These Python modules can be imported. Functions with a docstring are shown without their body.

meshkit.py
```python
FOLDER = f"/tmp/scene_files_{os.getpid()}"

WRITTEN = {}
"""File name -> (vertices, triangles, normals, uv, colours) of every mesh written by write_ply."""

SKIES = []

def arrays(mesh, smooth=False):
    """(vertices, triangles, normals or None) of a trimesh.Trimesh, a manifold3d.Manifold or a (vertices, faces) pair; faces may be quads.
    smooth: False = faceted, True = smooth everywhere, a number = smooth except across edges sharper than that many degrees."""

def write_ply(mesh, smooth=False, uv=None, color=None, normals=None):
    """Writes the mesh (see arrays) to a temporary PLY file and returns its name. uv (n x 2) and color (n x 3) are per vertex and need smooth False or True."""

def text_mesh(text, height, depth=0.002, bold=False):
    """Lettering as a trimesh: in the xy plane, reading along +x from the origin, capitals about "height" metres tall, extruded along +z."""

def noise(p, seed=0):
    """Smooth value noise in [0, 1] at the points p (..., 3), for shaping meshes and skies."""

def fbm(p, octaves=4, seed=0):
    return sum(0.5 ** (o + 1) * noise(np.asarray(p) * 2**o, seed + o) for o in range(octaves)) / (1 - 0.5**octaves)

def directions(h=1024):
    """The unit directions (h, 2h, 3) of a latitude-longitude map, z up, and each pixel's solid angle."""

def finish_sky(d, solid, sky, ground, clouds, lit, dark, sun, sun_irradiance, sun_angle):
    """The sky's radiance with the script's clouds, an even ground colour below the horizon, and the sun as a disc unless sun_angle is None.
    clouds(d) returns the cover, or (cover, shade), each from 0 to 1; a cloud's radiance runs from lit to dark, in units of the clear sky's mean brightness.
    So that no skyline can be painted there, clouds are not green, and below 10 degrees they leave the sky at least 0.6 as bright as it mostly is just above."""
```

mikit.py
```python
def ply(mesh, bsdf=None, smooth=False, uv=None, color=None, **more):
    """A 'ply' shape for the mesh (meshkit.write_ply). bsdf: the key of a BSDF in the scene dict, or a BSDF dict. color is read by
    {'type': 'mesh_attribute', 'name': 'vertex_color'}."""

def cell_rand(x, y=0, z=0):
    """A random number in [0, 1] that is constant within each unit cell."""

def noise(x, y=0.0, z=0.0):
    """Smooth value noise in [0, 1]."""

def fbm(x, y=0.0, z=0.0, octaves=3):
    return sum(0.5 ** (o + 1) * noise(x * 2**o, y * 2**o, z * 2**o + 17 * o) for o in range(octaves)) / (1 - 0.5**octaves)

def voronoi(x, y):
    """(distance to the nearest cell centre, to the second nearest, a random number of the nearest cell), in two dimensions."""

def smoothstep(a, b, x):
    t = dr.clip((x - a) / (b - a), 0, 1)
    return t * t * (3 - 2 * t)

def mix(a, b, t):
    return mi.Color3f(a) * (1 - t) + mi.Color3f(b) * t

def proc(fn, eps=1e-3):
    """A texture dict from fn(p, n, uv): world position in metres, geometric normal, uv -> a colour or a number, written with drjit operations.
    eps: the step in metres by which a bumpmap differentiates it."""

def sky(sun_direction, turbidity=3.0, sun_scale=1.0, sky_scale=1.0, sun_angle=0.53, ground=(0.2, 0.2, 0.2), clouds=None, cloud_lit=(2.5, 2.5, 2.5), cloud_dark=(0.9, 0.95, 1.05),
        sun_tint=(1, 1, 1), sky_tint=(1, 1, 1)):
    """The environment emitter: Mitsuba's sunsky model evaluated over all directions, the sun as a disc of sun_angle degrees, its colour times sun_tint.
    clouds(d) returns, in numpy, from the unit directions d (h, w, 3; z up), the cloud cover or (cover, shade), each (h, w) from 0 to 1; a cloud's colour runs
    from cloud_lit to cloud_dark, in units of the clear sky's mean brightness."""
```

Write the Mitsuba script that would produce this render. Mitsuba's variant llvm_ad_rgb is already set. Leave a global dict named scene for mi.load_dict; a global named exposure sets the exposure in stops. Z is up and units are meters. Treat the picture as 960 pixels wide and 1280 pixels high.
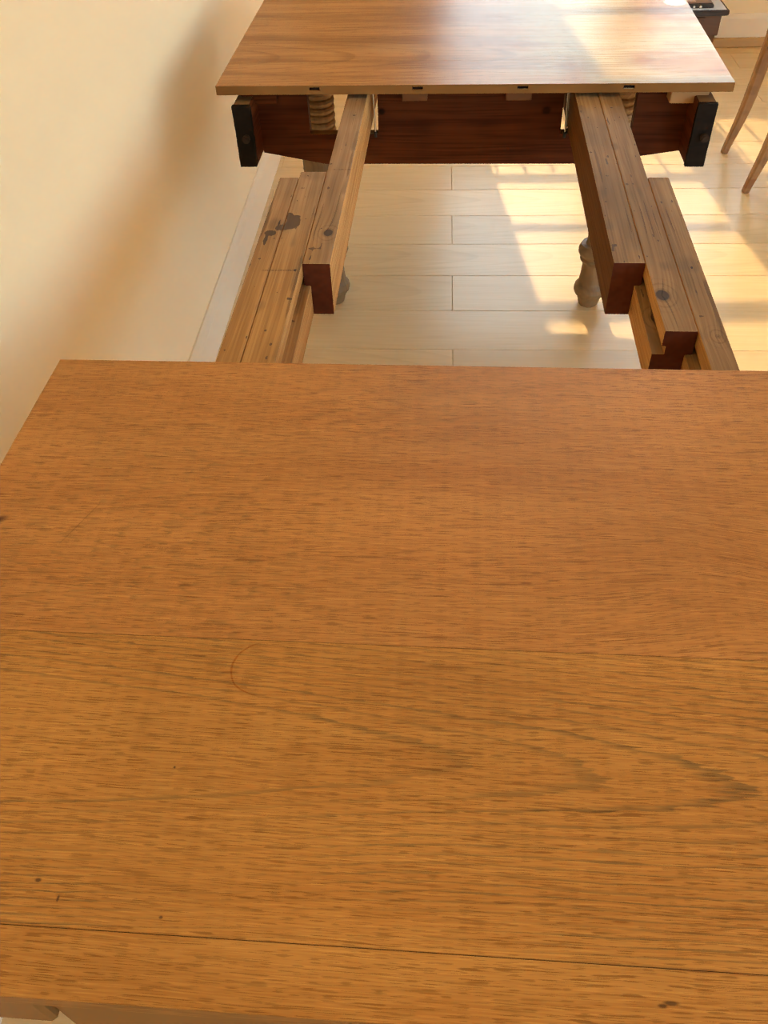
import math, random
import numpy as np, trimesh, mitsuba as mi, drjit as dr, mikit
import shapely.geometry as sg
from mikit import noise, fbm, cell_rand, smoothstep, mix, proc
T = mi.ScalarTransform4f
random.seed(5); rng = np.random.default_rng(5)
scene, labels = {}, {}

# ---------------------------------------------------------------- camera (solved from the photo's perspective)
FPX, PITCH, YAW, ROLL, CAM_H = 1040.4, 0.8068, -0.0865, -0.0457, 1.40
_F = np.array([math.sin(YAW)*math.cos(PITCH), math.cos(YAW)*math.cos(PITCH), -math.sin(PITCH)])
_r = np.array([math.cos(YAW), -math.sin(YAW), 0.0]); _u = np.cross(_r, _F)
_up = -math.sin(ROLL)*_r + math.cos(ROLL)*_u
scene['camera'] = {'type': 'perspective', 'fov_axis': 'x', 'fov': math.degrees(2*math.atan(480/FPX)), 'near_clip': 0.02, 'far_clip': 500.0,
                   'to_world': T().look_at(origin=[0, 0, CAM_H], target=[float(a) for a in np.array([0, 0, CAM_H]) + _F], up=[float(a) for a in _up])}
# ---------------------------------------------------------------- sky and sun
scene['sky'] = mikit.sky((-0.12, 1.0, 0.754), turbidity=3.5, sun_scale=0.115, sky_scale=1.0, sky_tint=(0.95, 1.0, 1.03), sun_tint=(1.0, 0.92, 0.76), ground=(0.72, 0.58, 0.36))
exposure = 4.92

# ---------------------------------------------------------------- helpers
PHI = -0.0172                      # the table stands turned by one degree in the room
CP, SP = math.cos(PHI), math.sin(PHI)
TABLE = T().rotate([0, 0, 1], math.degrees(PHI))
def tc(p): return p.x*CP + p.y*SP, -p.x*SP + p.y*CP, p.z      # world -> table coordinates

def key_for(name):
    if name not in scene: return name
    k = 1
    while f'{name}_{k:03d}' in scene: k += 1
    return f'{name}_{k:03d}'
def add(name, mesh, bsdf, world=None, smooth=False, label=None, cat=None, group=None, kind=None):
    key = key_for(name)
    d = mesh if isinstance(mesh, dict) else mikit.ply(mesh, bsdf, smooth=smooth)
    d = dict(d)
    if world is not None: d['to_world'] = world
    scene[key] = d
    tag(key, label, cat, group, kind)
    return key
def tag(key, label=None, cat=None, group=None, kind=None):
    e = {k: x for k, x in (('label', label), ('category', cat), ('group', group), ('kind', kind)) if x}
    if e: labels[key] = e
def cbox(x0, x1, y0, y1, z0, z1, c=0.001):
    pts = []
    for sx, X in ((1, x0), (-1, x1)):
        for sy, Y in ((1, y0), (-1, y1)):
            for sz, Z in ((1, z0), (-1, z1)):
                pts += [(X+sx*c, Y+sy*c, Z), (X+sx*c, Y, Z+sz*c), (X, Y+sy*c, Z+sz*c)]
    return trimesh.convex.convex_hull(np.array(pts))
def box(x0, x1, y0, y1, z0, z1):
    m = trimesh.creation.box((x1-x0, y1-y0, z1-z0)); m.apply_translation(((x0+x1)/2, (y0+y1)/2, (z0+z1)/2)); return m
def cat(ms): return trimesh.util.concatenate(ms)
def beam_y(poly, y0, y1, bevel=0.0015):
    """Profile in (x, z), run along y with worn (rounded) arrises."""
    g = sg.Polygon(poly).buffer(-bevel).buffer(bevel, quad_segs=2)
    m = trimesh.creation.extrude_polygon(g, y1-y0, engine='earcut')
    v = m.vertices.copy(); m.vertices = np.stack([v[:, 0], y0 + (y1-y0) - v[:, 2], v[:, 1]], 1)
    m.fix_normals(); return m
def plate_xz(poly, y0, y1):
    g = poly if hasattr(poly, 'exterior') else sg.Polygon(poly)
    m = trimesh.creation.extrude_polygon(g, y1-y0, engine='earcut')
    v = m.vertices.copy(); m.vertices = np.stack([v[:, 0], y1 - v[:, 2], v[:, 1]], 1)
    m.fix_normals(); return m
def lathe(prof, cx, cy, n=40):
    m = trimesh.creation.revolve(np.array(prof), sections=n); m.apply_translation((cx, cy, 0)); m.fix_normals(); return m
def rod(a, b, r, n=10):
    return trimesh.creation.cylinder(r, segment=np.array([a, b]), sections=n)
def sweep_rect(pts, ws, ds, yaxis=(0, 1, 0), c=0.2):
    """Bar of chamfered rectangular section along pts: width ws along yaxis, depth ds across."""
    pts = np.array(pts, float); t = np.gradient(pts, axis=0); t /= np.linalg.norm(t, axis=1)[:, None]
    Y = np.array(yaxis, float); rings = []
    for p, tt, w, d in zip(pts, t, ws, ds):
        b = Y - tt*(Y@tt); b /= np.linalg.norm(b); a = np.cross(b, tt)
        k = c*min(w, d)
        o = [(-w/2+k, -d/2), (w/2-k, -d/2), (w/2, -d/2+k), (w/2, d/2-k), (w/2-k, d/2), (-w/2+k, d/2), (-w/2, d/2-k), (-w/2, -d/2+k)]
        rings.append([p + u*b + v*a for u, v in o])
    V = np.array(rings).reshape(-1, 3); n = len(pts); F = []
    for i in range(n-1):
        for j in range(8):
            q = (i*8+j, i*8+(j+1) % 8, (i+1)*8+(j+1) % 8, (i+1)*8+j); F += [(q[0], q[1], q[2]), (q[0], q[2], q[3])]
    for base, s in ((0, -1), ((n-1)*8, 1)):
        for j in range(1, 7): F.append((base, base+j, base+j+1) if s > 0 else (base, base+j+1, base+j))
    m = trimesh.Trimesh(V, F, process=False); m.fix_normals(); return m
def spline(pts, n):
    from scipy.interpolate import CubicSpline
    pts = np.array(pts, float); t = np.linspace(0, 1, len(pts)); return CubicSpline(t, pts)(np.linspace(0, 1, n))

# ---------------------------------------------------------------- materials
def principled(col, rough=0.5, spec=0.5, metallic=0.0, **k):
    return {'type': 'principled', 'base_color': col if isinstance(col, dict) else {'type': 'rgb', 'value': list(col)}, 'roughness': rough, 'specular': spec, 'metallic': metallic, **k}
def M(name, d): scene['m_'+name] = d; return 'm_'+name

def spot(x, y, cx, cy, rx, ry, soft=0.5):
    d = dr.sqrt(dr.square((x-cx)/rx) + dr.square((y-cy)/ry)); return 1 - smoothstep(1-soft, 1+soft, d)
def pores(x, y, fx, fy, lo, hi):
    return smoothstep(lo, hi, noise(x*fx, y*fy, 3.7))
def oak_near(p, n, uv):
    x, y, z = tc(p)
    front = smoothstep(0.4471, 0.4467, y)                       # second and third board
    strip = smoothstep(0.1850, 0.1846, y)
    wy = y + 0.012*noise(x*2.3, y*5.0, 1.0) + 0.0016*noise(x*15, y*40, 2.0)
    # the rear board's figure turns round a point at its right
    dx, dy = x-0.36, y-0.52
    sw = dr.exp(-(dx*dx/0.030 + dy*dy/0.010))*(1-front)
    wy = wy + sw*0.030*dr.sin(dx*10 + dy*10)
    # cathedral figure of the front board
    ay = dr.abs(y-0.332 + 0.016*x + 0.010*(noise(x*4, y*8, 9.0)-0.5)) + 1e-4
    jag = 0.026*(noise(x*46, y*700, 5.0)-0.5) + 0.030*(noise(x*9, y*60, 4.0)-0.5)
    t = x + 130*ay*ay*(1 - 2.2*ay) + 0.05*(noise(x*3, y*12, 14.0)-0.5) + jag
    q = t/0.116 + 0.68
    fr = q - dr.floor(q); rid = cell_rand(dr.floor(q), 3.0)
    band = smoothstep(0.66, 0.94, fr)*(1-smoothstep(0.96, 1.0, fr))
    band = band*smoothstep(-0.05, 0.01, t)*(0.55+0.45*rid)*(0.30+0.70*smoothstep(0.20, 0.60, noise(x*6, y*16, 8.0)))*front*(1-strip)*(0.55+0.9*noise(x*30, wy*800, 4.0))
    q2 = dr.sqrt(dr.square(dx*0.40) + dr.square(dy) + 1e-5)/0.021 + 1.6*noise(x*4, y*9, 6.0) + 0.9*noise(x*40, y*500, 6.0)
    fr2 = q2 - dr.floor(q2)
    band = band + (1-front)*0.75*smoothstep(0.60, 0.95, fr2)*(1-smoothstep(0.97, 1.0, fr2))*smoothstep(0.35, 0.8, noise(x*3.5, y*9, 2.5))*noise(x*30, wy*800, 4.0)
    tone = fbm(x*2.0, wy*22, 1.0, octaves=3)
    fine = noise(x*26, wy*900, 7.0); fine2 = noise(x*70, wy*1500, 9.0)
    blot = fbm(x*4, y*5, 11.0, octaves=3)
    col = mix((0.435, 0.183, 0.042), (0.520, 0.246, 0.063), smoothstep(0.25, 0.75, 0.40*tone+0.34*fine+0.26*fine2))
    col = col*mix((0.98, 0.95, 1.0), (1.0, 1.02, 0.95), front)
    col = col*(0.84+0.32*blot)
    lite = smoothstep(0.66, 0.85, noise(x*45+9, wy*1300, 1.2))
    col = col*(1 + lite*mi.Color3f(0.13, 0.17, 0.24))
    col = mix(col, mi.Color3f(0.170, 0.100, 0.034), dr.minimum(band, 1.0)*0.72)
    # open pores: short thin dark dashes, in drifts
    drift = 0.35+0.65*smoothstep(0.30, 0.62, noise(x*6, wy*90, 5.5))
    po = smoothstep(0.64, 0.78, noise(x*58, wy*1450, 3.7))*drift
    po = dr.maximum(po, smoothstep(0.70, 0.82, noise(x*85+3, wy*1900+1, 3.1))*0.7)
    po = dr.maximum(po, smoothstep(0.82, 0.90, noise(x*36, wy*900, 8.8))*1.0)
    col = mix(col, col*mi.Color3f(0.46, 0.37, 0.28), po*0.70)
    # marks: dark stain at the left edge, small burns, part of a glass ring, specks
    st = spot(x, y - 0.35*(x+0.49), -0.492, 0.589, 0.014, 0.006, .5)
    col = mix(col, mi.Color3f(0.045, 0.012, 0.006), st*0.9)
    ring = dr.abs(dr.sqrt(dr.square((x+0.150)/1.0) + dr.square((y-0.416)/0.75)) - 0.043 + 0.003*noise(x*60, y*60))
    col = mix(col, col*mi.Color3f(0.80, 0.58, 0.30), (1-smoothstep(0.0004, 0.0013, ring))*smoothstep(-0.155, -0.170, x)*smoothstep(0.447, 0.440, y))
    for cx, cy, rx, ry, a in ((-0.255, 0.352, .010, .016, .22), (-0.178, 0.352, .016, .008, .30), (-0.120, 0.330, .012, .02, .20)):
        col = mix(col, col*mi.Color3f(0.6, 0.5, 0.4), spot(x, y, cx, cy, rx, ry, .9)*a*(0.4+noise(x*30, y*80)))
    for cx, cy, rx, ry in ((-0.201, 0.1965, .0014, .0011), (-0.283, 0.205, .0010, .0024), (-0.303, 0.2175, .0024, .0016), (0.165, 0.163, .005, .0014), (0.159, 0.161, .003, .0012), (-0.22, 0.315, .0010, .0010)):
        col = mix(col, mi.Color3f(0.07, 0.032, 0.014), spot(x, y, cx, cy, rx, ry, .5)*0.8)
    scr = dr.abs((x+0.395) - 0.42*(y-0.585))                    # scratch near the left edge
    col = mix(col, col*mi.Color3f(0.55, 0.5, 0.45), (1-smoothstep(0.0003, 0.001, scr))*smoothstep(0.555, 0.565, y)*smoothstep(0.625, 0.61, y)*0.6)
    # the glue joint of the strip has opened towards the right
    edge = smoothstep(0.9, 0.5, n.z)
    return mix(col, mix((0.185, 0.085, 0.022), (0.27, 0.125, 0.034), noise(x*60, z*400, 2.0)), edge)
def oak_far(p, n, uv):
    x, y, z = tc(p)
    wy = y + 0.014*noise(x*2.3, y*4.0, 3.0) + 0.003*noise(x*14, y*22, 2.0)
    tone = fbm(x*2.2, wy*22, 5.0, octaves=4); fine = fbm(x*10, wy*220, 2.0, octaves=2); blot = fbm(x*4.0, y*4.5, 23.0, octaves=4)
    col = mix((0.30, 0.125, 0.036), (0.46, 0.225, 0.075), smoothstep(0.25, 0.75, 0.6*tone+0.4*fine))
    t = x*0.8 + 30*dr.square(y-2.05) + 0.05*noise(x*5, y*20, 1.0)
    fr = t/0.14; fr = fr-dr.floor(fr)
    col = mix(col, col*mi.Color3f(0.72, 0.66, 0.58), smoothstep(0.7, 0.95, fr)*(1-smoothstep(0.95, 1.0, fr))*noise(x*6, y*14, 3.3))
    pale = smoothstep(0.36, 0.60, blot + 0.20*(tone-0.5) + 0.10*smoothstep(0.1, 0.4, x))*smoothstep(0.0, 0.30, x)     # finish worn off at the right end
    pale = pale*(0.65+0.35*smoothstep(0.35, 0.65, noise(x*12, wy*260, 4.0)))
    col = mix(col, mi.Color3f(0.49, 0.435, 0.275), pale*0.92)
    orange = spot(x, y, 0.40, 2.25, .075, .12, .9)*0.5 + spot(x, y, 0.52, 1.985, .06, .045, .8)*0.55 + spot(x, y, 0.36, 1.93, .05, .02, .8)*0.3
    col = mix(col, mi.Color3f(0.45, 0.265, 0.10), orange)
    col = mix(col, mi.Color3f(0.50, 0.30, 0.13), spot(x, y, -0.13, 2.10, .10, .030, .9)*0.45)
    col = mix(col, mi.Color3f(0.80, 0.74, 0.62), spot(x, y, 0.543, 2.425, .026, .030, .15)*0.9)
    po = pores(x, wy, 40, 420, 0.68, 0.88)
    col = mix(col, col*mi.Color3f(0.6, 0.52, 0.45), po*0.5)
    return mix(col, mix((0.19, 0.088, 0.026), (0.30, 0.150, 0.050), fine), smoothstep(0.9, 0.5, n.z))          # edge faces painted darker for the shade they stand in
def rail_wood(p, n, uv):
    x, y, z = tc(p)
    top = smoothstep(0.6, 0.9, n.z); end = smoothstep(0.6, 0.9, dr.abs(n.y))
    wx = x + z*1.0 + 0.006*noise(x*20, y*2.6, 3.0) + 0.0015*noise(x*90, y*14, 2.0)
    def knot(cx, cy, r):
        return dr.sqrt(dr.square((x-cx)/r) + dr.square((y-cy)/(1.5*r)))
    kn = dr.minimum(dr.minimum(knot(-0.206, 1.286, .0085), knot(0.312, 1.104, .0105)), dr.minimum(knot(-0.246, 1.78, .005), knot(0.371, 1.000, .009)+0.85))
    wx = wx + 0.010*dr.exp(-kn*0.45)
    tone = fbm(wx*60, y*2.0, 1.0, octaves=3); grain = fbm(wx*430, y*7, 4.0, octaves=2); dirt = fbm(x*28, y*7, 6.0, octaves=3)
    weather = mix((0.250, 0.142, 0.068), (0.365, 0.225, 0.115), smoothstep(0.25, 0.75, 0.5*tone+0.5*grain))
    weather = weather*(0.62+0.66*dirt)
    fresh = mix((0.36, 0.165, 0.046), (0.52, 0.27, 0.090), smoothstep(0.3, 0.7, 0.55*tone+0.45*grain))
    weather = mix(weather, weather*mi.Color3f(0.88, 0.86, 0.74), smoothstep(-0.05, 0.05, x))
    fresh = mix(fresh, fresh*mi.Color3f(0.26, 0.19, 0.10), smoothstep(0.0, 0.05, x)*smoothstep(0.256, 0.254, x))  # shade painted into the left face of the right inner runner
    left = smoothstep(-0.19, -0.24, x)*smoothstep(1.52, 1.0, y)            # the left runners are cleaner towards the near half
    weather = mix(weather, fresh*mi.Color3f(1.0, 1.02, 0.9), 0.75*left)
    # end grain: dark red-brown old stain
    red = mix((0.085, 0.020, 0.009), (0.135, 0.036, 0.014), fbm(x*120, z*120, 2.0, octaves=3))
    col = mix(fresh, weather, top)
    col = mix(col, red, end)
    ring = dr.sin(kn*7.0)
    col = mix(col, col*mi.Color3f(0.70, 0.66, 0.6), top*smoothstep(0.2, 0.9, ring)*(1-smoothstep(1.5, 3.6, kn))*0.55)
    col = mix(col, mi.Color3f(0.075, 0.045, 0.028), top*(1-smoothstep(0.75, 1.1, kn)))
    # oil stain across the two left runners
    wob = 0.9*(noise(x*170, y*70, 1.0)-0.5) + 0.5*(noise(x*420, y*160, 1.0)-0.5)
    s1 = spot(x, y, -0.270, 1.322, .013, .024, .5) + spot(x, y, -0.287, 1.303, .012, .011, .5) + spot(x, y, -0.280, 1.345, .006, .012, .5) + spot(x, y, -0.303, 1.284, .010, .010, .5) + spot(x, y, -0.308, 1.262, .003, .016, .5)
    s1 = smoothstep(0.35, 0.6, s1 + wob*0.5)
    col = mix(col, mi.Color3f(0.050, 0.032, 0.022), s1*0.82*top)
    s2 = smoothstep(0.75, 0.95, noise(x*46+4, y*16, 9.0))*0.35 + smoothstep(0.93, 0.96, noise(x*160, y*60, 12.0))*0.8
    col = mix(col, mi.Color3f(0.09, 0.055, 0.035), top*s2)
    # saw line scribed across
    ln = (1-smoothstep(0.0006, 0.0016, dr.abs(y-1.170-0.02*x)))*smoothstep(-0.238, -0.243, x)*smoothstep(-0.30, -0.292, x)
    ln = ln + (1-smoothstep(0.0006, 0.0014, dr.abs(y-1.526)))*smoothstep(-0.17, -0.18, x)*noise(x*180, 3.0)
    col = mix(col, mi.Color3f(0.05, 0.03, 0.02), dr.minimum(ln, 1.0)*top*0.7)
    # drying cracks
    ck = smoothstep(0.84, 0.89, noise(wx*210, y*4.5, 5.0))
    return mix(col, col*mi.Color3f(0.42, 0.38, 0.34), ck*0.6*top)
def frame_wood(p, n, uv):
    x, y, z = tc(p)
    wz = z + 0.006*noise(x*4, z*20, 1.0)
    tone = fbm(x*3 + y*2, wz*60, 1.0, octaves=3); g = fbm(x*9, wz*300, 5.0, octaves=2); d = fbm(x*14, z*22, 8.0, octaves=3)
    col = mix((0.060, 0.012, 0.0025), (0.108, 0.026, 0.005), smoothstep(0.25, 0.75, 0.6*tone+0.4*g))
    kn = dr.minimum(dr.sqrt(dr.square(x+0.165)+dr.square((z-0.674)*1.2))/0.008, dr.sqrt(dr.square(x-0.20)+dr.square((z-0.675)*1.2))/0.010)
    col = mix(col, col*0.3, 1-smoothstep(0.5, 1.4, kn))
    col = mix(col, mi.Color3f(0.21, 0.115, 0.045), smoothstep(0.7, 0.95, n.z))      # bare upper edges
    return col*(0.7+0.55*d)
def leg_wood(p, n, uv):
    x, y, z = tc(p)
    g = fbm(x*160+y*160, z*9, 3.0, octaves=3); d = fbm(x*20, z*14+y*20, 4.0, octaves=3)
    col = mix((0.285, 0.155, 0.062), (0.45, 0.27, 0.115), g)
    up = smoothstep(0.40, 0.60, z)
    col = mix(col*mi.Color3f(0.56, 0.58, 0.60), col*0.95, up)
    return col*(0.75+0.5*d)
def black_end(p, n, uv):
    x, y, z = tc(p)
    g = fbm(x*60, z*120, 3.0, octaves=3)
    worn = smoothstep(0.58, 0.75, fbm(x*35, z*18, 6.0, octaves=3) + 0.12*smoothstep(0.700, 0.716, z))
    return mix(mix((0.005, 0.003, 0.002), (0.016, 0.009, 0.005), g), mi.Color3f(0.055, 0.024, 0.008), worn*0.45)
PLANK_W, PLANK_Y0, PLANK_L, PLANK_X0 = 0.19996, 2.9815, 1.32, 0.0455
def plank_wood(p, n, uv):
    row = dr.floor((p.y-PLANK_Y0)/PLANK_W)
    half = row - 2*dr.floor(row/2)
    cidx = dr.floor((p.x-PLANK_X0 - half*PLANK_L*0.5)/PLANK_L)
    r = cell_rand(row, cidx, 3.0); r2 = cell_rand(row, cidx, 5.0)
    y = p.y + 0.02*noise(p.x*2.2, p.y*6, r*40) + 0.004*noise(p.x*12, p.y*30, r*20)
    tone = fbm(p.x*1.6+r*17, y*26, r*30, octaves=3); g = fbm(p.x*9, y*240, r2*20, octaves=2)
    t = p.x*0.5 + 26*dr.square(p.y-PLANK_Y0-PLANK_W*(row+0.3+0.4*r2)) + 0.06*noise(p.x*4+r*9, y*22, 2.0)
    fr = t/0.10; fr = fr-dr.floor(fr)
    col = mix((0.655, 0.470, 0.235), (0.705, 0.520, 0.272), smoothstep(0.25, 0.75, 0.55*tone+0.45*g))
    col = mix(col, col*mi.Color3f(0.95, 0.94, 0.92), smoothstep(0.6, 0.95, fr)*(1-smoothstep(0.95, 1.0, fr))*smoothstep(0.45, 0.8, r2))
    return col*(0.94+0.12*r)
def wall_paint(p, n, uv):
    a = fbm(p.x*1.3+p.z*0.4, p.y*1.3, p.z*1.3, octaves=2)
    return mix((0.855, 0.675, 0.405), (0.88, 0.70, 0.43), a)
def chair_wood(p, n, uv):
    g = fbm(p.x*150, p.y*150, p.z*8, octaves=3); s = smoothstep(0.55, 0.7, noise(p.x*30, p.y*30, p.z*26))
    col = mix((0.27, 0.135, 0.050), (0.37, 0.20, 0.080), g)
    wear = (1-smoothstep(0.004, 0.010, dr.abs(p.z-0.036)-0.010))*smoothstep(3.1, 3.0, p.y)      # darker patch low on one leg
    return mix(col, mi.Color3f(0.25, 0.095, 0.030), wear*0.7)*(1-0.15*s)
def dark_wood(p, n, uv):
    g = fbm(p.x*8+p.z*60, p.y*90, p.z*30, octaves=3)
    return mix((0.060, 0.026, 0.012), (0.150, 0.070, 0.026), g)
M('oak_near', principled(proc(oak_near), 0.5, 0.17))
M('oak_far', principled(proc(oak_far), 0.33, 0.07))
M('rail', principled(proc(rail_wood), 0.7, 0.14))
M('frame', principled(proc(frame_wood), 0.6, 0.12))
M('leg', principled(proc(leg_wood), 0.5, 0.4))
M('black', principled(proc(black_end), 0.6, 0.12))
M('plank', principled(proc(plank_wood), 0.28, 0.26))
M('wall', principled(proc(wall_paint), 0.75, 0.25))
M('white_trim', principled((0.80, 0.665, 0.46), 0.35, 0.35))
M('ceiling', principled((0.86, 0.79, 0.65), 0.8, 0.2))
M('window_white', principled((0.80, 0.77, 0.70), 0.4, 0.4))
M('oak_trim', principled((0.50, 0.30, 0.11), 0.4, 0.4))
M('chair', principled(proc(chair_wood), 0.42, 0.45))
M('dark_wood', principled(proc(dark_wood), 0.35, 0.5))
M('dark_gloss', principled((0.030, 0.018, 0.013), 0.25, 0.4))
M('grey_top', principled((0.50, 0.55, 0.60), 0.3, 0.5))
M('steel', principled((0.62, 0.60, 0.56), 0.3, 0.5, 1.0))
M('iron', principled((0.05, 0.045, 0.04), 0.45, 0.5, 0.8))
M('rust', principled((0.035, 0.018, 0.009), 0.6, 0.2, 0.0))
M('hole', principled((0.020, 0.010, 0.006), 0.8, 0.1))  # near-black colour standing for shade inside the slots
M('pale_block', principled((0.45, 0.25, 0.10), 0.5, 0.4))
M('glue', principled((0.17, 0.065, 0.020), 0.5, 0.4))
M('end_wood', principled((0.20, 0.095, 0.026), 0.5, 0.2))
M('spot_white', principled((0.85, 0.82, 0.76), 0.4, 0.4))
M('box_brown', principled((0.26, 0.16, 0.11), 0.5, 0.4))
M('box_pink', principled((0.52, 0.36, 0.29), 0.5, 0.4))
M('box_dark', principled((0.028, 0.022, 0.020), 0.35, 0.5))
scene['m_glass'] = {'type': 'thindielectric', 'int_ior': 1.5}

# ---------------------------------------------------------------- the room
XL, XR, YB, YF, ZC, WT = -0.645, 3.40, -2.10, 4.49, 2.98, 0.10
def wall_with_holes(holes, a0, a1, z0, z1):
    g = sg.box(a0, z0, a1, z1)
    for h in holes: g = g.difference(sg.box(*h))
    return g
SILL, HEAD = 0.645, 2.80
ADDED_WINDOWS = [(-1.95, 0.0), (0.35, 1.75)]
ADDED_DOORS = [(1.7, 3.2)]
FAR_WINDOWS = [(-0.015, 0.823), (0.944, 1.782)]
add('wall_left', box(XL-WT, XL, YB-WT, YF+WT, 0, ZC), 'm_wall', kind='structure')
add('wall_back', plate_xz(wall_with_holes([(a, SILL, b, HEAD) for a, b in FAR_WINDOWS], XL, XR, 0, ZC), YF, YF+WT), 'm_wall', kind='structure')
g = plate_xz(wall_with_holes([(a, 0.75, b, 2.75) for a, b in ADDED_WINDOWS], YB-WT, YF+WT, 0, ZC), 0, WT)     # x carries y here
v = g.vertices.copy(); g.vertices = np.stack([XR + v[:, 1], v[:, 0], v[:, 2]], 1); g.fix_normals()
add('wall_right', g, 'm_wall', kind='structure')
add('wall_front', plate_xz(wall_with_holes([(1.7, 0.02, 3.2, 2.5)], XL, XR, 0, ZC), YB-WT, YB), 'm_wall', kind='structure')
add('ceiling', box(XL-WT, XR+WT, YB-WT, YF+WT, ZC, ZC+0.1), 'm_ceiling', kind='structure')
# floor: a screed with every plank laid on it, rows running across the room
add('floor', box(XL-WT, XR+WT, YB-WT, YF+WT, -0.08, -0.012), 'm_plank', kind='structure')
for row in range(-26, 9):
    y0, y1 = PLANK_Y0 + row*PLANK_W, PLANK_Y0 + (row+1)*PLANK_W
    y0c, y1c = max(y0, YB), min(y1, YF)
    if y1c - y0c < 0.01: continue
    for c in range(-2, 4):
        x0 = PLANK_X0 + (row % 2)*PLANK_L*0.5 + c*PLANK_L; x1 = x0 + PLANK_L
        x0c, x1c = max(x0, XL), min(x1, XR)
        if x1c - x0c < 0.02: continue
        dz = float(rng.uniform(-0.0003, 0.0))
        add('floor__plank', cbox(x0c+0.0004, x1c-0.0004, y0c+0.0004, y1c-0.0004, -0.012, dz, 0.0011), 'm_plank')
# skirting: moulded white board on the left wall, on the back wall over an oak bead
def skirting(h, t): return [(0, 0), (t, 0), (t, h*0.80), (t*0.72, h*0.90), (t*0.40, h*0.965), (t*0.32, h), (0, h)]
add('baseboard_left', beam_y([(XL+a, b) for a, b in skirting(0.125, 0.016)], YB, YF, 0.0004), 'm_white_trim', kind='structure')
bb = beam_y([(-a, b+0.04) for a, b in skirting(0.10, 0.014)], XL, XR, 0.0004)
v = bb.vertices.copy(); bb.vertices = np.stack([v[:, 1], YF + v[:, 0], v[:, 2]], 1); bb.fix_normals()
add('baseboard_back', bb, 'm_white_trim', kind='structure')
add('trim_1', cbox(XL+0.02, XR, YF-0.030, YF, 0.0, 0.040, 0.004), 'm_oak_trim', kind='structure', label='oak bead along the foot of the far wall')
add('baseboard_right', box(XR-0.016, XR, YB, YF-0.031, 0, 0.125), 'm_white_trim', kind='structure')
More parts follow.
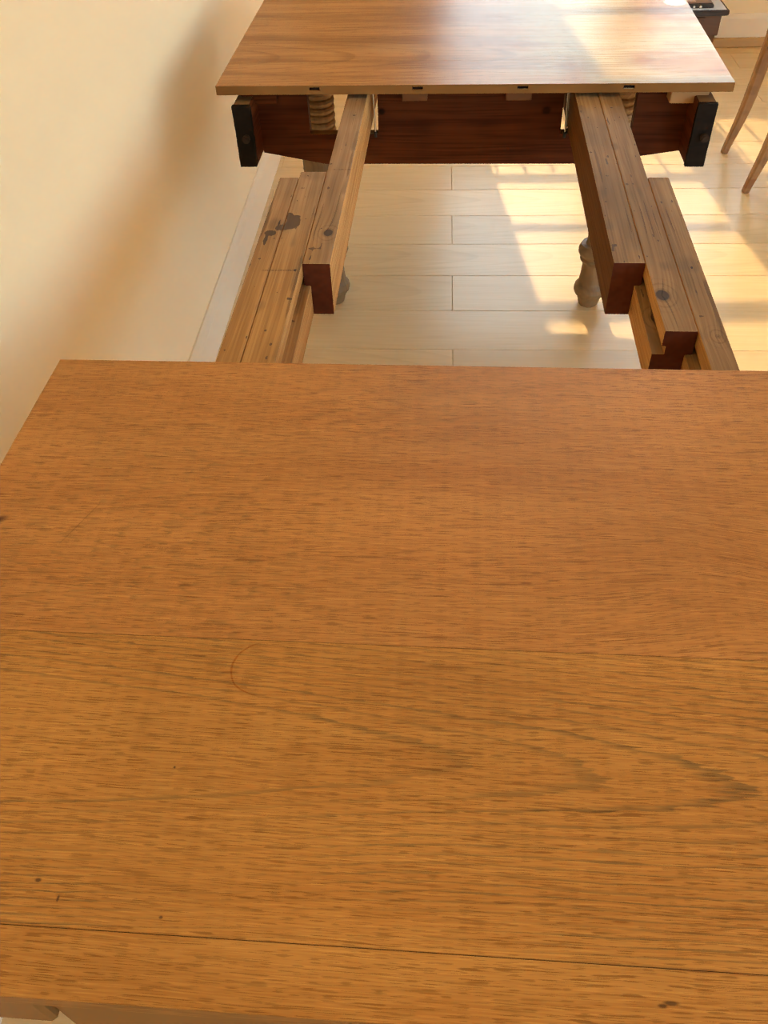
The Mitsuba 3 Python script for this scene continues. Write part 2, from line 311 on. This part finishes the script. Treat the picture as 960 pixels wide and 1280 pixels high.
# the far sash windows
for i, (a, b) in enumerate(FAR_WINDOWS):
    w = f'window_{i+1}'
    y0, y1, f = YF+0.03, YF+0.07, 0.047
    add(w+'__frame', cat([box(a, a+f, y0, y1, SILL, HEAD), box(b-f, b, y0, y1, SILL, HEAD), box(a, b, y0, y1, SILL, SILL+f), box(a, b, y0, y1, HEAD-0.04, HEAD)]), 'm_window_white', kind='structure')
    add(w+'__meeting_rail', box(a+f, b-f, y0, y1, 1.755, 1.810), 'm_window_white')
    for z in (1.395, 2.06, 2.40): add(w+'__glazing_bar', box(a+f, b-f, y0+0.008, y1-0.008, z-0.013, z+0.013), 'm_window_white')
    zs = [SILL+f, 1.382, 1.408, 1.755, 1.810, 2.047, 2.073, 2.387, 2.413, HEAD-0.04]
    for k in range(0, 10, 2):
        add(w+'__pane', ((np.array([(a+f, y0+.02, zs[k]), (b-f, y0+.02, zs[k]), (b-f, y0+.02, zs[k+1]), (a+f, y0+.02, zs[k+1])])), np.array([[0, 1, 2], [0, 2, 3]])), 'm_glass')
    add(w+'__sill_board', cbox(a-0.03, b+0.03, YF-0.03, YF+0.03, SILL-0.025, SILL, 0.004), 'm_window_white')
    add(w+'__guard_rail', cat([box(a, b, YF+0.150, YF+0.175, 1.175, 1.215)]), 'm_iron')
    nb = 8
    for k in range(nb):
        xx = a + (k+0.5)*(b-a)/nb
        add(w+'__guard_bar', box(xx-0.006, xx+0.006, YF+0.156, YF+0.168, 0.72, 1.175), 'm_iron')
    labels[w] = {'kind': 'structure'}
# unseen windows added in the right wall to bring in ambient light
for i, (a, b) in enumerate(ADDED_WINDOWS):
    w = f'window_{i+3}'
    x0, x1, f = XR+0.03, XR+0.07, 0.05
    add(w+'__frame', cat([box(x0, x1, a, a+f, 0.75, 2.75), box(x0, x1, b-f, b, 0.75, 2.75), box(x0, x1, a, b, 0.75, 0.75+f), box(x0, x1, a, b, 2.75-f, 2.75), box(x0, x1, (a+b)/2-.03, (a+b)/2+.03, 0.75, 2.75)]), 'm_window_white', kind='structure')
    for c, d in ((a+f, (a+b)/2-.03), ((a+b)/2+.03, b-f)):
        add(w+'__pane', (np.array([(x0+.02, c, .8), (x0+.02, d, .8), (x0+.02, d, 2.7), (x0+.02, c, 2.7)]), np.array([[0, 1, 2], [0, 2, 3]])), 'm_glass')
    labels[w] = {'kind': 'structure'}
f = 0.08; y0, y1 = YB-0.07, YB-0.03                          # unseen glazing added behind the camera to supply ambient light
for i, (a, b) in enumerate(ADDED_DOORS):
    w = f'added_door_{i+1}'
    add(w+'__frame', cat([box(a, a+f, y0, y1, 0.02, 2.5), box(b-f, b, y0, y1, 0.02, 2.5), box(a, b, y0, y1, 0.02, 0.2), box(a, b, y0, y1, 2.5-f, 2.5)]), 'm_window_white', kind='structure')
    add(w+'__pane', (np.array([(a+f, y0+.02, .2), (b-f, y0+.02, .2), (b-f, y0+.02, 2.42), (a+f, y0+.02, 2.42)]), np.array([[0, 1, 2], [0, 2, 3]])), 'm_glass')
    labels[w] = {'kind': 'structure'}

# ---------------------------------------------------------------- the extending table (table coordinates)
DT = 'extending_table'
tag(DT, 'brown oak extending table pulled open without leaves, two tops joined by wooden sliding runners', 'table')
TX0, TX1, TZ0, TZ1 = -0.5184, 0.574, 0.7315, 0.75
CX = 0.031                                                   # middle of the table
Y1, Y2, YE = 0.8846, 1.8718, 2.835
def tpart(name, mesh, bsdf, smooth=False, label=None): return add(f'{DT}__{name}', mesh, bsdf, TABLE, smooth, label)
# near top: three boards, the joints show as fine lines
tag(DT+'__near_top', 'near half of the top, golden brown oak boards with fine open grain')
for a, b in ((0.4469, Y1), (0.1848, 0.4469), (0.1377, 0.1848)):
    tpart('near_top__board', cbox(TX0, TX1, a+(0.00025 if b < 0.2 else 0.0001), b-(0.0003 if a < 0.15 else 0.0001), TZ0, TZ1, 0.0004), 'm_oak_near')
# far top: boards, the front one with four mortises for the leaf dowels
tag(DT+'__far_top', 'far half of the top, sunlit at its right end, with worn pale patches')
fy = [Y2, 2.018, 2.33, YE]
for k in range(3):
    m = cbox(TX0, TX1, fy[k]+0.00003, fy[k+1]-0.00003, TZ0, TZ1, 0.0004)
    if k == 0:
        for sx in (-0.303, -0.082, 0.140, 0.360):
            m = trimesh.boolean.difference([m, box(sx-0.0115, sx+0.0115, Y2-0.01, Y2+0.03, 0.7392, 0.7462)], engine='manifold')
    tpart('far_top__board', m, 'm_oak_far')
    if k == 0:
        for sx in (-0.303, -0.082, 0.140, 0.360):
            tpart('far_top__mortise_shade', box(sx-0.0114, sx+0.0114, Y2+0.006, Y2+0.0299, 0.7393, 0.7461), 'm_hole', label='dark block painted as the shade inside a front edge slot')  # dark filler in the cut slot paints its inner shade
# sliding runners; s: distance from the middle, side: -1 left, 1 right
ZR = 0.722
def runner(side, s0, s1, y0, y1, zb, lip, name='runner', taper=0.0):
    lip0, lip1 = lip                                          # tongue towards the middle / rebate away from it
    pts = [(s0, ZR), (s1, ZR), (s1, 0.684)]
    pts += [(s1-0.010, 0.680), (s1-0.010, zb)] if lip1 else [(s1, zb)]
    if lip0: pts += [(s0-0.011, zb), (s0-0.011, 0.683), (s0+0.006, 0.683), (s0+0.006, 0.697), (s0, 0.697)]
    else: pts += [(s0, zb)]
    m = beam_y([(CX+side*a, z) for a, z in pts], y0, y1, 0.0012)
    return m
tpart('runner', runner(-1, 0.2225, 0.2665, 1.185, 2.60, 0.630, (0, 1)), 'm_rail', label='left inner runner with a dark round knot near its end')
tpart('runner', runner(-1, 0.2675, 0.3155, 0.45, 1.516, 0.630, (1, 1)), 'm_rail', label='left middle runner with a dark oil stain')
tpart('runner', runner(-1, 0.3165, 0.351, 0.205, 1.492, 0.640, (1, 0)), 'm_rail', label='left outer runner beside the wall')
tpart('runner', runner(1, 0.2215, 0.2695, 1.195, 2.60, 0.630, (0, 1)), 'm_rail', label='right inner runner with a square cut end')
tpart('runner', runner(1, 0.2705, 0.3155, 1.011, 2.30, 0.630, (1, 1)), 'm_rail', label='right middle runner with a knot near its end')
tpart('runner', runner(1, 0.3165, 0.353, 0.205, 1.493, 0.640, (1, 0)), 'm_rail', label='right outer runner')
# cross boards, notched for the runners
def cross(y0, y1, notched=True):
    g = sg.Polygon([(-0.444, 0.7315), (-0.444, 0.583), (-0.30, 0.556), (0.30, 0.556), (CX+CX+0.444, 0.586), (CX+CX+0.444, 0.7315)])
    for sd in (-1, 1) if notched else ():
        a, b = sorted((CX+sd*0.2045, CX+sd*0.362)); g = g.difference(sg.box(a, 0.624, b, 0.74))
    return plate_xz(g.buffer(0), y0, y1)
tpart('cross_board', cross(1.930, 1.955), 'm_frame', label='dark red-brown board notched for the runners')
tpart('cross_board', cross(2.780, 2.805, False), 'm_frame')
tpart('cross_board', cross(0.30, 0.325), 'm_frame')
tpart('cross_board', cross(0.70, 0.725), 'm_frame')
for sd in (-1, 1):
    a, b = sorted((CX+sd*0.315, CX+sd*0.372))
    tpart('end_block', cbox(a, b, 0.1390, 0.200, 0.676, 0.7315, 0.003), 'm_end_wood')
tpart('end_rail', cbox(CX-0.3145, CX+0.3145, 0.1450, 0.165, 0.640, 0.7215, 0.002), 'm_end_wood')
# side aprons of both halves, with blackened ends and a bolt each
for sd in (-1, 1):
    a, b = (-0.4830, -0.4440) if sd < 0 else (0.5040, 0.5430)
    ap = cbox(a, b, 1.856, 2.775, 0.586, 0.717, 0.003)
    tpart('side_apron', ap, 'm_frame')
    k = len([q for q in scene if q.startswith(DT+'__side_apron') and q.count('__') == 1])
    base = 'side_apron' if k == 1 else f'side_apron_{k-1:03d}'
    # ragged blackened end plate
    zz = np.linspace(0.586, 0.717, 14); r = rng.uniform(-0.0012, 0.0012, 28)
    r[0:3] = (-0.002, 0.001, -0.0015)
    poly = [(b + (r[i] if sd < 0 else abs(r[i])*0.3), z) for i, z in enumerate(zz)] + [(a + r[14+i]*0.5, z) for i, z in reversed(list(enumerate(zz)))]
    tpart(base+'__end_plate', plate_xz(poly, 1.846, 1.858), 'm_black', label='blackened end')
    bx = (a+b)/2 + (0.004 if sd < 0 else 0.006)
    tpart(base+'__bolt', cat([rod((bx, 1.836, 0.650), (bx, 1.848, 0.650), 0.0085, 20), rod((bx, 1.833, 0.650), (bx, 1.837, 0.650), 0.0055, 16)]), 'm_rust', label='round rusty bolt head')
    # packing block between apron and top
    tpart('packing_block', cbox(a+0.010 if sd < 0 else a-0.05, b+0.05 if sd < 0 else b-0.010, 1.905 if sd < 0 else 1.895, 2.0, 0.700, 0.7315, 0.002), 'm_frame' if sd < 0 else 'm_pale_block')
for sd in (-1, 1):
    a, b = (-0.4830, -0.4440) if sd < 0 else (0.5040, 0.5430)
    tpart('side_apron', cbox(a, b, 0.22, 0.84, 0.586, 0.717, 0.003), 'm_frame')
# glue blocks on the cross board, under the top
for a, b in ((-0.118, -0.062), (0.108, 0.164)):
    tpart('glue_block', cbox(a, b, 1.908, 1.930, 0.703, 0.7315, 0.002), 'm_glue')
# hook rods beside the inner runners
for x, y in ((-0.1800, 1.905), (0.2400, 1.900), (0.2445, 1.918)):
    key = tpart('hook_rod', rod((x-0.001, y, 0.7315), (x+0.002, y, 0.640), 0.0018, 10), 'm_steel', label='thin steel rod')
    add(key+'__tip', rod((x+0.002, y, 0.640), (x+0.002, y, 0.628), 0.0034, 12), 'm_iron', TABLE, label='dark tip')
# turned legs
LEG = [(0, 0), (0.0255, 0), (0.029, 0.004), (0.0335, 0.022), (0.036, 0.030), (0.045, 0.040), (0.0485, 0.052), (0.046, 0.064), (0.040, 0.071), (0.0375, 0.078), (0.0360, 0.086),
       (0.034, 0.112), (0.0330, 0.136), (0.036, 0.142), (0.041, 0.145), (0.043, 0.150), (0.0385, 0.156), (0.046, 0.162), (0.0505, 0.172), (0.050, 0.182), (0.044, 0.194), (0.032, 0.198), (0.029, 0.210),
       (0.0305, 0.235), (0.034, 0.28), (0.042, 0.33), (0.052, 0.38), (0.0565, 0.415), (0.056, 0.44), (0.050, 0.468), (0.041, 0.492), (0.036, 0.505)]
for k in range(5):
    z = 0.508 + 0.0185*k; LEG += [(0.0345, z), (0.0395, z+0.004), (0.0405, z+0.009), (0.0385, z+0.0145), (0.0345, z+0.0175)]
LEG += [(0.037, 0.605), (0.043, 0.612), (0.043, 0.7305), (0, 0.7305)]
for cx in (-0.353, 0.415):
    for cy in (2.232, 0.512):
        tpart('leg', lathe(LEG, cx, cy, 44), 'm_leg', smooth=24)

# ---------------------------------------------------------------- chair at the right, standing by the window
CH = 'side_chair'
tag(CH, 'light brown wooden chair with curved tapering legs on the floor right of the table', 'chair')
def cleg(x, y, pts, w, d, n=22):
    P = spline([(x+a, y, z) for a, z in pts], n); tt = np.linspace(0, 1, n)
    return sweep_rect(P, np.interp(tt, *w), np.interp(tt, *d))
for y in (3.280, 2.949):
    pts = [(0.000, 0.0), (0.020, 0.09), (0.038, 0.18), (0.053, 0.31), (0.059, 0.45), (0.045, 0.68), (0.010, 0.92)]
    add(CH+'__leg', cleg(1.092, y, pts, ((0, .35, .5, 1), (.024, .036, .036, .026)), ((0, .35, .5, 1), (.024, .038, .040, .022))), 'm_chair', smooth=30)
for y in (3.30, 2.93):
    pts = [(0.030, 0.0), (0.022, 0.1), (0.010, 0.2), (0.002, 0.32), (0.0, 0.435)]
    add(CH+'__leg', cleg(1.53, y, pts, ((0, 1), (.024, .036)), ((0, 1), (.024, .036))), 'm_chair', smooth=30)
add(CH+'__seat', trimesh.creation.extrude_polygon(sg.Polygon([(1.175, 2.93), (1.57, 2.90), (1.57, 3.33), (1.175, 3.30)]).buffer(-0.02).buffer(0.02, quad_segs=4), 0.022, transform=trimesh.transformations.translation_matrix((0, 0, 0.437)), engine='earcut'), 'm_chair')
add(CH+'__apron', cat([box(1.17, 1.53, 2.94, 2.96, 0.385, 0.437), box(1.17, 1.53, 3.27, 3.29, 0.385, 0.437), box(1.52, 1.54, 2.94, 3.29, 0.385, 0.437), box(1.155, 1.17, 2.95, 3.28, 0.385, 0.437)]), 'm_chair')
for z, dx in ((0.62, .048), (0.87, .018)):
    add(CH+'__back_rail', cbox(1.092+dx-.008, 1.092+dx+.008, 2.955, 3.275, z-0.03, z+0.03, 0.004), 'm_chair')

# ---------------------------------------------------------------- low table against the far wall
LT = 'low_side_table'
tag(LT, 'low dark wooden side table with a pale grey-blue top by the far wall', 'side table')
lx0, lx1, ly0, ly1 = 0.62, 1.236, 4.10, 4.40
prof = sg.box(lx0+.009, ly0+.009, lx1-.009, ly1-.009)
def slab(g, z0, z1): return trimesh.creation.extrude_polygon(g, z1-z0, transform=trimesh.transformations.translation_matrix((0, 0, z0)), engine='earcut')
layers = [(0.239, 0.242, .004), (0.242, 0.246, .0075), (0.246, 0.254, .009), (0.254, 0.2575, .0075), (0.2575, 0.260, .004)]
add(LT+'__top', cat([slab(prof.buffer(r, quad_segs=4), a, b) for a, b, r in layers]), 'm_dark_gloss', label='dark rounded edge')
add(LT+'__top__panel', cbox(lx0+.012, lx1-.012, ly0+.012, ly1-.012, 0.2595, 0.2612, 0.0006), 'm_grey_top', label='pale grey-blue table surface')
add(LT+'__apron', cbox(lx0+.03, lx1-.024, ly0+.025, ly1-.025, 0.155, 0.2389, 0.002), 'm_dark_wood')
add(LT+'__drawer_front', cbox(lx0+.10, lx1-.095, ly0+.019, ly0+.0249, 0.165, 0.230, 0.0025), 'm_dark_wood')
for x in (lx0+.055, lx1-.050):
    for y in (ly0+.05, ly1-.05):
        add(LT+'__leg', lathe([(0, 0), (.010, 0), (.014, .02), (.011, .04), (.016, .07), (.020, .10), (.014, .118), (.021, .128), (.021, .1545), (0, .1545)], x, y, 20), 'm_dark_wood', smooth=35)
FB = 'flat_box'
tag(FB, 'flat dark box with two white dots on its edge, lying on the low side table', 'box')
add(FB+'__body', cbox(0.93, 1.172, 4.135, 4.30, 0.2613, 0.2745, 0.002), 'm_box_dark')
add(FB+'__lid', cat([cbox(0.94, 1.165, 4.150, 4.293, 0.2746, 0.2785, 0.001)]), 'm_box_brown')
for a, b in ((0.96, 1.03), (1.05, 1.10)): add(FB+'__lid_panel', cbox(a, b, 4.165, 4.28, 0.2786, 0.2800, 0.0004), 'm_box_pink')
for x in (1.088, 1.116): add(FB+'__dot', rod((x, 4.1335, 0.267), (x, 4.1352, 0.267), 0.0050, 16), 'm_spot_white', label='white dot')
